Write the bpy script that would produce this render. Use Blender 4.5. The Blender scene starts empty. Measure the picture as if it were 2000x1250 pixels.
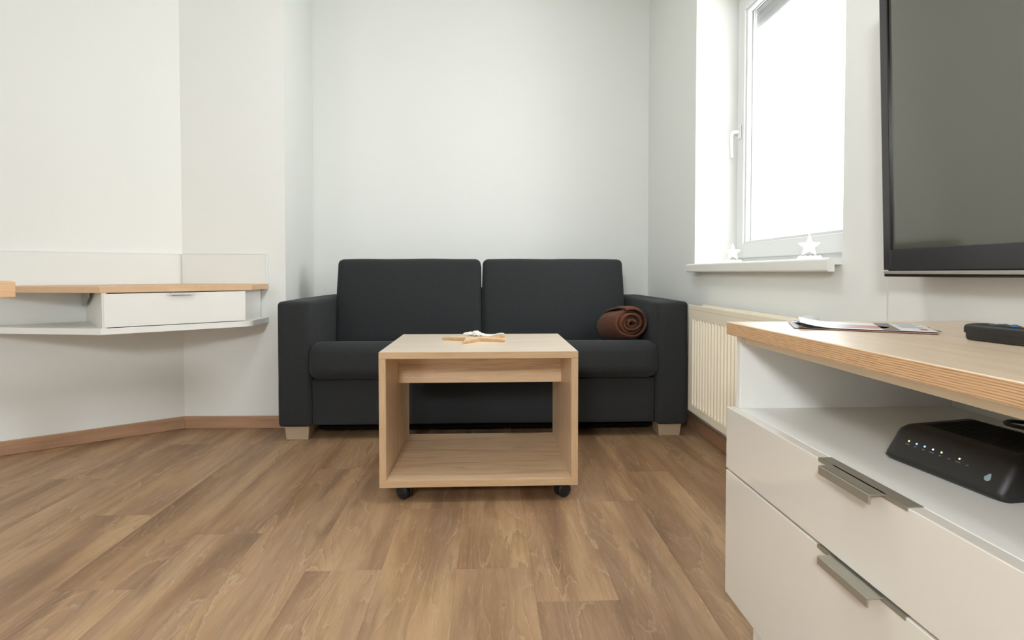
import bpy, bmesh, math, random
from mathutils import Vector, Matrix, noise
random.seed(7)
PI = math.pi
scn = bpy.context.scene
COL = scn.collection

# ------------------------------------------------------------------ camera
F_PX, HORIZON, VPX, CAM_H = 1120.0, 533.0, 953.0, 0.79
PITCH = math.radians(1.5)
YAW = math.atan((1000 - VPX) / F_PX)
cam_d = bpy.data.cameras.new('camera')
cam_d.sensor_fit = 'HORIZONTAL'
cam_d.sensor_width = 36.0
cam_d.lens = 36.0 * F_PX / 2000.0
cam_d.shift_y = -(625.0 - (HORIZON + F_PX * math.tan(PITCH))) / 2000.0
cam_d.clip_start = 0.02
cam = bpy.data.objects.new('camera', cam_d)
COL.objects.link(cam)
cam.location = (0, 0, CAM_H)
cam.rotation_euler = (PI / 2 - PITCH, 0, -YAW)
scn.camera = cam

# ------------------------------------------------------------------ light
SKY = 6.4
KEY_W = 118.0
CEIL_W = 16.0
w = bpy.data.worlds.new('overcast_sky')
scn.world = w
w.use_nodes = True
bg = w.node_tree.nodes['Background']
bg.inputs[0].default_value = (0.955, 0.98, 1.0, 1)
bg.inputs[1].default_value = SKY
vs = scn.view_settings
vs.view_transform = 'Standard'
vs.look = 'None'
vs.exposure = 0.17
vs.gamma = 1.0
vs.use_curve_mapping = False


def portal(loc, rot, sx, sy):
    l = bpy.data.lights.new('window_portal', 'AREA')
    l.shape = 'RECTANGLE'
    l.size, l.size_y = sx, sy
    l.cycles.is_portal = True
    o = bpy.data.objects.new('window_portal', l)
    o.location, o.rotation_euler = loc, rot
    COL.objects.link(o)


portal((1.40, 2.2675, 1.49), (0, PI / 2, 0), 1.34, 1.215)
portal((-2.075, -2.92, 1.15), (PI / 2, 0, PI), 0.75, 2.25)

# ------------------------------------------------------------------ materials
MATS = {}


class NT:
    def __init__(s, name):
        m = bpy.data.materials.new(name)
        m.use_nodes = True
        s.m, s.t = m, m.node_tree
        s.b = s.t.nodes['Principled BSDF']
        MATS[name] = m

    def n(s, typ, **kw):
        nd = s.t.nodes.new(typ)
        for k, v in kw.items():
            setattr(nd, k, v)
        return nd

    def l(s, a, b):
        s.t.links.new(a, b)

    def setin(s, nd, sock, v):
        if hasattr(v, 'is_output') or isinstance(v, bpy.types.NodeSocket):
            s.l(v, nd.inputs[sock])
        else:
            nd.inputs[sock].default_value = v

    def math(s, op, a, b=0.0, c=None, clamp=False):
        nd = s.n('ShaderNodeMath', operation=op, use_clamp=clamp)
        s.setin(nd, 0, a)
        s.setin(nd, 1, b)
        if c is not None:
            s.setin(nd, 2, c)
        return nd.outputs[0]

    def noise(s, vec, scale=1.0, detail=3.0, rough=0.5, dist=0.0):
        nd = s.n('ShaderNodeTexNoise')
        s.l(vec, nd.inputs['Vector'])
        nd.inputs['Scale'].default_value = scale
        nd.inputs['Detail'].default_value = detail
        nd.inputs['Roughness'].default_value = rough
        nd.inputs['Distortion'].default_value = dist
        return nd.outputs[0]

    def vscale(s, vec, sc):
        nd = s.n('ShaderNodeVectorMath', operation='MULTIPLY')
        s.l(vec, nd.inputs[0])
        nd.inputs[1].default_value = sc
        return nd.outputs[0]

    def ramp(s, fac, stops):
        nd = s.n('ShaderNodeValToRGB')
        s.l(fac, nd.inputs[0])
        el = nd.color_ramp.elements
        while len(el) < len(stops):
            el.new(0.5)
        for e, (p, c) in zip(el, stops):
            e.position = p
            e.color = (*c, 1) if len(c) == 3 else c
        return nd.outputs[0]

    def mix(s, fac, a, b, blend='MIX'):
        nd = s.n('ShaderNodeMix', data_type='RGBA', blend_type=blend)
        s.setin(nd, 0, fac)
        for i, v in ((6, a), (7, b)):
            if isinstance(v, tuple):
                nd.inputs[i].default_value = (*v, 1) if len(v) == 3 else v
            else:
                s.l(v, nd.inputs[i])
        return nd.outputs[2]

    def bump(s, h, strength, dist):
        nd = s.n('ShaderNodeBump')
        nd.inputs['Strength'].default_value = strength
        nd.inputs['Distance'].default_value = dist
        s.l(h, nd.inputs['Height'])
        s.l(nd.outputs[0], s.b.inputs['Normal'])

    def obj(s):
        return s.n('ShaderNodeTexCoord').outputs['Object']

    def base(s, v):
        if isinstance(v, tuple):
            s.b.inputs['Base Color'].default_value = (*v, 1)
        else:
            s.l(v, s.b.inputs['Base Color'])

    def set(s, rough=0.5, metal=0.0, spec=0.5, coat=0.0, sheen=0.0):
        s.b.inputs['Roughness'].default_value = rough
        s.b.inputs['Metallic'].default_value = metal
        s.b.inputs['Specular IOR Level'].default_value = spec
        s.b.inputs['Coat Weight'].default_value = coat
        s.b.inputs['Coat Roughness'].default_value = 0.08
        s.b.inputs['Sheen Weight'].default_value = sheen
        return s


def srgb(r, g, b):
    f = lambda c: (c / 12.92 if c <= 0.04045 else ((c + 0.055) / 1.055) ** 2.4)
    return tuple(f(v / 255.0) for v in (r, g, b))


def plain(name, col, rough=0.5, metal=0.0, spec=0.5, coat=0.0, var=0.04, scale=8.0, bump=0.0, bscale=200.0):
    t = NT(name)
    n = t.noise(t.obj(), scale, 3)
    c2 = tuple(max(0, c * (1 - var)) for c in col)
    t.base(t.mix(n, col, c2))
    t.set(rough, metal, spec, coat)
    if bump:
        t.bump(t.noise(t.obj(), bscale, 2), bump, 0.001)
    return t


plain('wall_paint', srgb(240, 241, 236), 0.85, spec=0.25, var=0.02, scale=1.5, bump=0.15, bscale=160)
plain('ceiling_paint', srgb(247, 248, 246), 0.9, spec=0.2, var=0.01, scale=1.5)
plain('white_laminate', srgb(241, 240, 234), 0.38, spec=0.4, var=0.01, scale=3)
plain('upstand_white', srgb(236, 238, 233), 0.5, spec=0.3, var=0.01, scale=3)
plain('white_gloss', srgb(238, 232, 221), 0.12, spec=0.5, coat=0.5, var=0.008, scale=2)
plain('white_plastic', srgb(222, 223, 221), 0.3, spec=0.5, var=0.01, scale=3)
plain('cream_enamel', srgb(250, 241, 218), 0.35, spec=0.5, var=0.02, scale=3)
plain('brushed_nickel', srgb(176, 172, 158), 0.42, metal=0.6, var=0.1, scale=60)
plain('grey_steel', srgb(176, 180, 178), 0.4, metal=0.6, var=0.05, scale=20)
plain('chrome', srgb(186, 183, 176), 0.3, metal=0.5, var=0.02, scale=10)
plain('black_plastic', srgb(30, 30, 30), 0.42, spec=0.5, var=0.1, scale=40, bump=0.1, bscale=900)
plain('black_rubber', srgb(26, 26, 27), 0.5, spec=0.5, var=0.15, scale=60)
plain('router_shell', srgb(38, 36, 34), 0.45, spec=0.45, var=0.1, scale=50, bump=0.15, bscale=1200)
plain('router_vent', srgb(20, 19, 18), 0.7, spec=0.3, var=0.2, scale=90)
plain('bezel', srgb(58, 57, 58), 0.16, spec=0.5, var=0.03, scale=20)
plain('bezel_edge', srgb(16, 14, 14), 0.25, spec=0.5, var=0.03, scale=20)
plain('birch_foot', srgb(186, 165, 138), 0.45, var=0.08, scale=12)
plain('ceramic_white', srgb(240, 240, 240), 0.4, spec=0.4, var=0.02, scale=20)
plain('ribbon_cloth', srgb(238, 232, 222), 0.8, spec=0.2, var=0.1, scale=40)
plain('wire', srgb(120, 115, 108), 0.4, metal=0.7, var=0.1, scale=60)
plain('paper_white', srgb(246, 246, 244), 0.35, spec=0.5, var=0.01, scale=8)
plain('paper_blue', srgb(40, 62, 92), 0.4, var=0.2, scale=30)
plain('paper_dark', srgb(38, 36, 40), 0.4, var=0.2, scale=30)
plain('paper_rose', srgb(176, 128, 108), 0.4, var=0.2, scale=30)
plain('print_grey', srgb(196, 198, 200), 0.4, var=0.05, scale=30)
plain('print_red', srgb(206, 120, 108), 0.4, var=0.2, scale=80)
plain('print_brown', srgb(150, 128, 104), 0.4, var=0.3, scale=60)
plain('print_bluephoto', srgb(108, 130, 152), 0.4, var=0.5, scale=60)
plain('label_grey', srgb(120, 118, 112), 0.5, var=0.05, scale=60)
plain('logo_pale', srgb(150, 168, 172), 0.4, var=0.2, scale=90)
plain('shutter_grey', srgb(168, 168, 168), 0.5, var=0.05, scale=10)
plain('gasket', srgb(120, 122, 118), 0.6, var=0.05, scale=10)
plain('roof_grey', srgb(170, 165, 160), 0.8, var=0.1, scale=4)
for nm, c in (('key_blue', (20, 110, 190)), ('key_yellow', (205, 180, 110)), ('key_green', (80, 130, 105)),
              ('key_red', (160, 90, 80)), ('key_grey', (84, 84, 82))):
    plain(nm, srgb(*c), 0.45, var=0.03, scale=50)


def led(name, col, s):
    t = NT(name)
    t.base(tuple(c * 0.5 for c in col))
    t.b.inputs['Emission Color'].default_value = (*col, 1)
    t.b.inputs['Emission Strength'].default_value = s


led('led_yellow', (1.0, 0.9, 0.35), 1.6)
led('led_blue', (0.12, 0.35, 1.0), 4.0)
led('led_white', (0.6, 1.0, 0.95), 1.3)
led('led_green', (0.85, 1.0, 0.4), 1.2)

# printed orange/violet gradient oval on the leaflet
t = NT('print_oval')
g = t.n('ShaderNodeSeparateXYZ')
t.l(t.obj(), g.inputs[0])
t.base(t.ramp(t.math('MULTIPLY_ADD', g.outputs[0], 14.0, 0.6), [(0.0, srgb(240, 236, 236)), (0.45, srgb(205, 178, 186)), (1.0, srgb(226, 132, 98))]))
t.set(0.4)

# tv screen
t = NT('screen')
t.base(t.mix(t.noise(t.obj(), 2.0, 1), (0.098, 0.096, 0.072), (0.086, 0.084, 0.062)))
t.set(0.08, spec=1.0, coat=0.6)

# window glass: clear with a faint reflection
t = NT('window_glass')
tr = t.n('ShaderNodeBsdfTransparent')
gl = t.n('ShaderNodeBsdfGlossy')
gl.inputs['Roughness'].default_value = 0.02
mx = t.n('ShaderNodeMixShader')
lw = t.n('ShaderNodeLayerWeight')
lw.inputs[0].default_value = 0.12
t.l(t.math('MULTIPLY', lw.outputs['Fresnel'], 0.5), mx.inputs[0])
t.l(tr.outputs[0], mx.inputs[1])
t.l(gl.outputs[0], mx.inputs[2])
t.l(mx.outputs[0], t.t.nodes['Material Output'].inputs[0])
t.t.nodes.remove(t.b)

# glowing faces of the added key and fill lights
def lampmat(name, col, s):
    t = NT(name)
    t.base((0.9, 0.9, 0.88))
    t.b.inputs['Emission Color'].default_value = (*col, 1)
    t.b.inputs['Emission Strength'].default_value = s


lampmat('key_light_diffuser', (0.91, 0.96, 1.0), 1.0)
lampmat('fill_light_diffuser', (0.92, 0.965, 1.0), 1.0)

# dark woven upholstery
t = NT('upholstery')
o = t.obj()
wv1 = t.noise(t.vscale(o, (420, 420, 420)), 1.0, 2)
wv2 = t.noise(t.vscale(o, (60, 60, 60)), 1.0, 4)
c = t.mix(wv1, srgb(33, 34, 34), srgb(64, 65, 66))
c = t.mix(t.math('MULTIPLY', wv2, 0.35), c, srgb(44, 46, 48))
t.base(c)
t.set(0.92, spec=0.12, sheen=0.07)
t.b.inputs['Sheen Roughness'].default_value = 0.5
t.bump(wv1, 0.35, 0.0015)
plain('lining_black', srgb(14, 14, 14), 0.95, spec=0.1, var=0.3, scale=30)

# brown fleece
t = NT('fleece')
o = t.obj()
f1 = t.noise(o, 220, 4, 0.7)
c = t.mix(f1, srgb(74, 44, 32), srgb(118, 76, 56))
t.base(c)
t.set(1.0, spec=0.05, sheen=0.08)
t.bump(t.noise(o, 90, 4, 0.65), 0.6, 0.004)


def oak(name, axis, light, mid, dark, rough=0.42, streak=1.0, fine=1.0, spec=0.45, off=0.0):
    """oak laminate with the grain along the given axis"""
    t = NT(name)
    o = t.obj()
    ad = t.n('ShaderNodeVectorMath', operation='ADD')
    t.l(o, ad.inputs[0])
    ad.inputs[1].default_value = (off, off * 1.7, off * 0.6)
    o = ad.outputs[0]
    def v(across, along):
        s = [across] * 3
        s[axis] = along
        return t.vscale(o, tuple(s))
    big = t.noise(v(14, 1.1), 1.0, 4, 0.55, 0.6)
    med = t.noise(v(60, 2.2), 1.0, 4, 0.6, 0.4)
    fin = t.noise(v(420, 9), 1.0, 3, 0.6)
    c = t.ramp(big, [(0.25, mid), (0.5, light), (0.75, mid)])
    st = t.ramp(med, [(0.52, (0, 0, 0)), (0.74, (1, 1, 1))])
    c = t.mix(t.math('MULTIPLY', st, 0.5 * streak), c, dark)
    kn = t.ramp(t.noise(v(20, 3.5), 1.0, 2, 0.5), [(0.66, (0, 0, 0)), (0.76, (1, 1, 1))])
    c = t.mix(t.math('MULTIPLY', kn, 0.45 * streak), c, dark)
    fr = t.ramp(fin, [(0.42, (0, 0, 0)), (0.62, (1, 1, 1))])
    c = t.mix(t.math('MULTIPLY', fr, 0.22 * fine), c, dark)
    t.base(c)
    t.set(rough, spec=spec)
    t.bump(fin, 0.08, 0.001)
    return t


OL, OM, OD = srgb(234, 206, 172), srgb(222, 192, 156), srgb(160, 128, 98)
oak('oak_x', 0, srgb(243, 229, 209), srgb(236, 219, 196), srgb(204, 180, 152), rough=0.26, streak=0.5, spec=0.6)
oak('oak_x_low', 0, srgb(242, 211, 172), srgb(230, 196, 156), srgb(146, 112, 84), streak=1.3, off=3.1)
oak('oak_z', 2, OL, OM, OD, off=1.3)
oak('oak_edge_x', 0, srgb(214, 180, 140), srgb(206, 170, 130), srgb(168, 130, 94), streak=0.3, fine=1.2, off=5.0)
oak('oak_edge_z', 2, srgb(214, 180, 140), srgb(206, 170, 130), srgb(168, 130, 94), streak=0.3, fine=1.2, off=6.0)
oak('oak_y', 1, srgb(238, 216, 188), srgb(228, 203, 172), srgb(186, 156, 126), rough=0.3, streak=0.5, off=2.2, spec=0.5)
oak('desk_oak', 0, srgb(222, 186, 146), srgb(208, 170, 130), srgb(170, 132, 96), streak=0.4, off=7.7)
oak('desk_edge', 0, srgb(226, 190, 152), srgb(218, 180, 142), srgb(184, 142, 104), streak=0.2, off=9.7)
oak('apron_beech', 1, srgb(247, 232, 206), srgb(242, 225, 198), srgb(222, 200, 170), streak=0.15, fine=0.5, off=4.4)
oak('star_wood', 0, srgb(214, 172, 120), srgb(190, 146, 98), srgb(120, 84, 54), streak=0.8, off=8.1)
oak('star_pale', 0, srgb(232, 208, 174), srgb(222, 194, 158), srgb(176, 142, 104), streak=0.7, off=8.6)
oak('skirting_wood', 0, srgb(188, 148, 116), srgb(166, 126, 97), srgb(122, 90, 70), streak=0.7, off=11.0)
oak('skirting_wood_y', 1, srgb(188, 148, 116), srgb(166, 126, 97), srgb(122, 90, 70), streak=0.7, off=12.0)
oak('table_near', 0, srgb(226, 186, 146), srgb(214, 170, 130), srgb(176, 130, 92), streak=0.3, off=13.0)

# layered edge of the sideboard top (fine horizontal ply lines)
t = NT('ply_edge')
o = t.obj()
sep = t.n('ShaderNodeSeparateXYZ')
t.l(o, sep.inputs[0])
nz = t.noise(t.vscale(o, (10, 10, 10)), 1.0, 3)
nf = t.noise(t.vscale(o, (60, 30, 900)), 1.0, 3)
ph = t.math('ADD', t.math('MULTIPLY', sep.outputs[2], 2100.0), t.math('MULTIPLY', nz, 5.0))
ban = t.math('MULTIPLY_ADD', t.math('SINE', ph), 0.24, t.math('MULTIPLY', nf, 0.9))
t.base(t.ramp(ban, [(0.02, srgb(150, 112, 78)), (0.38, srgb(208, 166, 122)), (0.9, srgb(232, 194, 152))]))
t.set(0.5, spec=0.4)
t.bump(ban, 0.3, 0.001)

# limed oak vinyl floor
t = NT('floor_oak')
o = t.obj()
rnd = t.n('ShaderNodeObjectInfo').outputs['Random']
cmb = t.n('ShaderNodeCombineXYZ')
t.l(t.math('MULTIPLY', rnd, 37.0), cmb.inputs[0])
t.l(t.math('MULTIPLY', rnd, 91.0), cmb.inputs[1])
ad = t.n('ShaderNodeVectorMath', operation='ADD')
t.l(o, ad.inputs[0])
t.l(cmb.outputs[0], ad.inputs[1])
p = ad.outputs[0]
big = t.noise(t.vscale(p, (7.0, 0.9, 1)), 1.0, 3, 0.55, 0.3)
contour = t.noise(t.vscale(p, (8.0, 1.05, 1)), 1.0, 1.2, 0.4, 0.35)
wob = t.noise(t.vscale(p, (90.0, 26.0, 1)), 1.0, 3, 0.6)
cf = t.math('ADD', t.math('MULTIPLY', contour, 15.0), t.math('MULTIPLY', wob, 0.8))
band = t.math('FRACT', cf)
lime = t.ramp(band, [(0.0, (0, 0, 0)), (0.80, (0, 0, 0)), (0.93, (1, 1, 1)), (1.0, (0, 0, 0))])
dark = t.ramp(band, [(0.0, (1, 1, 1)), (0.20, (0.3, 0.3, 0.3)), (0.55, (0, 0, 0)), (1.0, (0, 0, 0))])
pores = t.noise(t.vscale(p, (430.0, 15.0, 1)), 1.0, 3, 0.6)
pmask = t.ramp(pores, [(0.57, (0, 0, 0)), (0.72, (1, 1, 1))])
dpores = t.ramp(pores, [(0.30, (1, 1, 1)), (0.42, (0, 0, 0))])
patch = t.ramp(t.noise(t.vscale(p, (9.0, 1.3, 1)), 1.3, 2, 0.5), [(0.42, (0, 0, 0)), (0.62, (1, 1, 1))])
c = t.ramp(big, [(0.26, srgb(104, 76, 51)), (0.41, srgb(148, 111, 76)), (0.54, srgb(184, 147, 105)), (0.70, srgb(202, 167, 124)), (0.82, srgb(164, 131, 95))])
hue = t.ramp(t.noise(t.vscale(p, (11.0, 1.6, 1)), 0.8, 3, 0.5), [(0.40, (0, 0, 0)), (0.66, (1, 1, 1))])
c = t.mix(t.math('MULTIPLY', hue, 0.45), c, srgb(150, 122, 102))
strk = t.ramp(t.noise(t.vscale(p, (48.0, 2.4, 1)), 1.0, 4, 0.6, 0.4), [(0.48, (0, 0, 0)), (0.70, (1, 1, 1))])
c = t.mix(t.math('MULTIPLY', strk, 0.34), c, srgb(104, 78, 54))
knots = t.ramp(t.noise(t.vscale(p, (13.0, 2.6, 1)), 1.0, 2, 0.5, 0.5), [(0.60, (0, 0, 0)), (0.74, (1, 1, 1))])
c = t.mix(t.math('MULTIPLY', knots, 0.6), c, srgb(92, 70, 50))
c = t.mix(t.math('MULTIPLY', dark, t.math('MULTIPLY', patch, 0.42)), c, srgb(104, 76, 52))
c = t.mix(t.math('MULTIPLY', dpores, 0.34), c, srgb(96, 70, 48))
c = t.mix(t.math('MULTIPLY', pmask, 0.5), c, srgb(206, 182, 150))
c = t.mix(t.math('MULTIPLY', lime, t.math('MULTIPLY', patch, 0.45)), c, srgb(208, 184, 152))
c = t.mix(0.22, c, srgb(160, 126, 92))
tone = t.n('ShaderNodeHueSaturation')
tone.inputs['Saturation'].default_value = 0.96
t.l(t.math('MULTIPLY_ADD', rnd, 0.09, 0.97), tone.inputs['Value'])
t.l(c, tone.inputs['Color'])
t.base(tone.outputs[0])
t.set(0.42, spec=0.42)
t.bump(t.math('ADD', pores, t.math('MULTIPLY', band, 0.3)), 0.12, 0.001)

# ------------------------------------------------------------------ mesh helpers
def new(): return bmesh.new()


def origin(o):
    v = Vector((0, 0, 0))
    while o:
        v += o.location
        o = o.parent
    return v


def tag(o, label=None, cat=None, group=None, kind=None):
    if label: o['label'] = label
    if cat: o['category'] = cat
    if group: o['group'] = group
    if kind: o['kind'] = kind
    return o


def thing(name, label, cat, loc, rot=(0, 0, 0), group=None):
    e = bpy.data.objects.new(name, None)
    COL.objects.link(e)
    e.empty_display_size = 0.1
    e.location, e.rotation_euler = loc, rot
    return tag(e, label, cat, group)


def obj(name, bm, mat, parent=None, local=False, smooth=False, label=None, pick=None, base=None):
    """one mesh object; world-space vertices are moved into the parent's space"""
    bmesh.ops.recalc_face_normals(bm, faces=bm.faces)
    me = bpy.data.meshes.new(name)
    mats = mat if isinstance(mat, (list, tuple)) else [mat]
    if pick:
        for f in bm.faces:
            f.material_index = pick(f)
    if parent is not None and not local:
        bmesh.ops.translate(bm, verts=bm.verts, vec=-origin(parent))
    off = Vector((0, 0, 0))
    if base is not None:
        off = Vector(base) - (origin(parent) if (parent is not None and not local) else Vector((0, 0, 0)))
        bmesh.ops.translate(bm, verts=bm.verts, vec=-off)
    bm.to_mesh(me)
    bm.free()
    for m in mats:
        me.materials.append(MATS[m])
    if smooth:
        me.polygons.foreach_set('use_smooth', [True] * len(me.polygons))
    o = bpy.data.objects.new(name, me)
    o.location = off
    COL.objects.link(o)
    if parent is not None:
        o.parent = parent
    if label: o['label'] = label
    return o


def box(bm, x0, x1, y0, y1, z0, z1, bevel=0.0, seg=1):
    r = bmesh.ops.create_cube(bm, size=1.0)
    M = Matrix.Translation(((x0 + x1) / 2, (y0 + y1) / 2, (z0 + z1) / 2)) @ Matrix.Diagonal((abs(x1 - x0), abs(y1 - y0), abs(z1 - z0), 1))
    bmesh.ops.transform(bm, matrix=M, verts=r['verts'])
    if bevel:
        es = list({e for v in r['verts'] for e in v.link_edges})
        bmesh.ops.bevel(bm, geom=es, offset=bevel, segments=seg, profile=0.5, affect='EDGES')
    return bm


def bx(*a, **k): return box(new(), *a, **k)


def prism(bm, pts, z0, z1, bevel=0.0):
    """polygon in XY extruded along Z"""
    vb = [bm.verts.new((x, y, z0)) for x, y in pts]
    vt = [bm.verts.new((x, y, z1)) for x, y in pts]
    n = len(pts)
    fs = [bm.faces.new(vb[::-1]), bm.faces.new(vt)]
    for i in range(n):
        fs.append(bm.faces.new((vb[i], vb[(i + 1) % n], vt[(i + 1) % n], vt[i])))
    if bevel:
        es = list({e for f in fs for e in f.edges})
        bmesh.ops.bevel(bm, geom=es, offset=bevel, segments=2, profile=0.5, affect='EDGES')
    return bm


def slab(p, q, thick, z0, z1, side=1, bevel=0.0):
    """vertical board along the line p-q, thick to one side"""
    p, q = Vector(p), Vector(q)
    d = (q - p).normalized()
    n = Vector((-d.y, d.x)) * thick * side
    return prism(new(), [tuple(p), tuple(q), tuple(q + n), tuple(p + n)], z0, z1, bevel)


def tube(bm, pts, r, n=8, cap=True):
    pts = [Vector(p) for p in pts]
    rings = []
    prev = None
    for i, p in enumerate(pts):
        a = pts[max(i - 1, 0)]
        b = pts[min(i + 1, len(pts) - 1)]
        d = (b - a).normalized()
        if prev is None:
            u = d.orthogonal().normalized()
        else:
            u = (prev - d * prev.dot(d)).normalized()
        prev = u
        v = d.cross(u)
        rr = r[i] if isinstance(r, (list, tuple)) else r
        rings.append([bm.verts.new(p + (u * math.cos(2 * PI * k / n) + v * math.sin(2 * PI * k / n)) * rr) for k in range(n)])
    for a, b in zip(rings, rings[1:]):
        for k in range(n):
            bm.faces.new((a[k], a[(k + 1) % n], b[(k + 1) % n], b[k]))
    if cap:
        bm.faces.new(rings[0][::-1])
        bm.faces.new(rings[-1])
    return bm


def lathe(bm, prof, c=(0, 0, 0), n=24, axis='Z'):
    """profile (radius, height) turned around an axis"""
    rings = []
    for r, h in prof:
        ring = []
        for k in range(n):
            a = 2 * PI * k / n
            x, y = r * math.cos(a), r * math.sin(a)
            if axis == 'Z': v = (x, y, h)
            elif axis == 'X': v = (h, x, y)
            else: v = (x, h, y)
            ring.append(bm.verts.new(Vector(c) + Vector(v)))
        rings.append(ring)
    for a, b in zip(rings, rings[1:]):
        for k in range(n):
            bm.faces.new((a[k], a[(k + 1) % n], b[(k + 1) % n], b[k]))
    bm.faces.new(rings[0][::-1])
    bm.faces.new(rings[-1])
    return bm


def roundbox(hx, hy, hz, r, n=10, bulge=(0, 0, 0), nz=0.0, seed=0.0):
    """upholstered block: rounded edges, slightly full faces; centred at 0"""
    bm = new()
    h = (hx, hy, hz)

    def grid(a):
        rr = min(r, a * 0.95)
        g = [-a + rr * t for t in (0, 0.25, 0.55, 1.0)]
        inner = [(-a + rr) + (2 * (a - rr)) * i / n for i in range(1, n)]
        return g + inner + [-v for v in g[::-1]]
    G = [grid(a) for a in h]
    cache = {}

    def vert(p):
        k = tuple(round(c, 6) for c in p)
        if k in cache: return cache[k]
        q = [max(-(h[i] - r), min(h[i] - r, p[i])) for i in range(3)]
        d = Vector([p[i] - q[i] for i in range(3)])
        out = Vector(p)
        if d.length > 1e-9:
            out = Vector(q) + d.normalized() * r
        for i in range(3):
            if bulge[i]:
                j, k2 = [x for x in range(3) if x != i]
                s = p[i] / h[i]
                out[i] += bulge[i] * s * max(0, 1 - (p[j] / h[j]) ** 2) ** 0.6 * max(0, 1 - (p[k2] / h[k2]) ** 2) ** 0.6
        if nz:
            out += noise.noise_vector(Vector(p) * 6 + Vector((seed, seed, seed))) * nz
        cache[k] = bm.verts.new(out)
        return cache[k]
    for ax in range(3):
        j, k = [x for x in range(3) if x != ax]
        for s in (-1, 1):
            for a in range(len(G[j]) - 1):
                for b in range(len(G[k]) - 1):
                    c = []
                    for (u, v) in ((a, b), (a + 1, b), (a + 1, b + 1), (a, b + 1)):
                        p = [0, 0, 0]
                        p[ax] = s * h[ax]
                        p[j], p[k] = G[j][u], G[k][v]
                        c.append(vert(p))
                    if len(set(c)) == 4:
                        try: bm.faces.new(c)
                        except ValueError: pass
    return bm


def moved(bm, M):
    bmesh.ops.transform(bm, matrix=M, verts=bm.verts)
    return bm


def copy_tree(o, parent=None):
    c = o.copy()
    COL.objects.link(c)
    c.parent = parent
    for ch in list(o.children):
        copy_tree(ch, c)
    return c


T = Matrix.Translation
def R(a, ax): return Matrix.Rotation(a, 4, ax)

# ------------------------------------------------------------------ room shell
XR = 1.05                       # inner face of the window wall
YB = 3.73                       # wall behind the sofa
CH = 2.60                       # ceiling height
YF = -2.80                      # wall behind the camera
XL = -2.75
Cn = Vector((-1.543, 2.969))    # corner between the angled wall and the desk wall
Dn = Vector((-1.026, 2.957))    # niche corner
Bn = Vector((-1.115, YB))
dA = Vector((-0.804, -0.595)).normalized()
An = Cn + dA * ((Cn.x - XL) / -dA.x)
WY0, WY1, WZ0, WZ1 = 1.660, 2.875, 0.815, 2.17     # window opening


def struct(name, bm, mat, **k):
    return tag(obj(name, bm, mat, **k), kind='structure')


floor = struct('floor', bx(XL - 0.1, XR + 0.1, YF - 0.1, YB + 0.1, -0.12, -0.004), 'skirting_wood')
struct('ceiling', bx(XL - 0.1, XR + 0.35, YF - 0.1, YB + 0.1, CH, CH + 0.12), 'ceiling_paint')
bm = new()
XO = XR + 0.33
box(bm, XR, XO, YF, WY0, 0, CH)
box(bm, XR, XO, WY1, YB + 0.1, 0, CH)
box(bm, XR, XO, WY0, WY1, 0, WZ0)
box(bm, XR, XO, WY0, WY1, WZ1, CH)
wall_right = struct('wall_right', bm, 'wall_paint')
struct('wall_back', bx(Bn.x - 0.12, XR, YB, YB + 0.1, 0, CH), 'wall_paint')
nn = prism(new(), [(Dn.x, Dn.y), (Bn.x, Bn.y), (Bn.x - 0.12, YB), (Dn.x - 0.12, Dn.y + 0.003)], 0, CH)
struct('wall_niche', nn, 'wall_paint')
struct('wall_desk', prism(new(), [tuple(Cn), tuple(Dn), (Dn.x - 0.12, Dn.y + 0.12), (Cn.x - 0.05, Cn.y + 0.12)], 0, CH), 'wall_paint')
nA = Vector((dA.y, -dA.x))
if nA.y < 0: nA = -nA
struct('wall_left', prism(new(), [tuple(Cn), tuple(Cn + nA * 0.12), tuple(An + nA * 0.12), tuple(An)], 0, CH), 'wall_paint')
struct('wall_side', bx(XL - 0.1, XL, YF, An.y + 0.05, 0, CH), 'wall_paint')
# wall behind the camera with an opening added for fill light
bm = new()
DX0, DX1, DZ1 = -2.45, -1.70, 2.25
box(bm, XL, DX0, YF - 0.1, YF, 0, CH)
box(bm, DX1, XR, YF - 0.1, YF, 0, CH)
box(bm, DX0, DX1, YF - 0.1, YF, DZ1, CH)
struct('wall_front', bm, 'wall_paint')

# floor planks
PW, PL = 0.1998, 1.2198
plank_me = None
joint = {0: 1.353, -1: 1.515, -2: 1.912, -3: 1.52, -4: 1.10, -5: 1.75, -6: 1.45, 1: 1.95, 2: 1.02, 3: 1.62, 4: 1.25}
bm0 = bx(-PW / 2, PW / 2, -PL / 2, PL / 2, -0.004, 0.0, bevel=0.0003)
proto = obj('plank', bm0, 'floor_oak', floor, local=True)
first = True
for ci in range(-15, 5):
    x = 0.216 + ci * 0.20
    if x - PW / 2 < XL - 0.08 or x + PW / 2 > XR + 0.09: continue
    j = joint.get(ci, 1.3 + (ci * 0.437) % 1.22)
    k0 = math.floor((YF - j) / 1.22)
    for k in range(k0, 6):
        y = j + (k + 0.5) * 1.22
        if y - PL / 2 > YB or y + PL / 2 < YF: continue
        # planks wholly behind the angled corner are not laid
        if y - PL / 2 > 3.0 and x + PW / 2 < -1.15: continue
        if x + PW / 2 < -1.55 and (y - PL / 2) > Cn.y + (x - Cn.x) * (dA.y / dA.x): continue
        o = proto if first else proto.copy()
        if not first: COL.objects.link(o)
        first = False
        o.location = (x, y, 0)
        o.parent = floor


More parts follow.
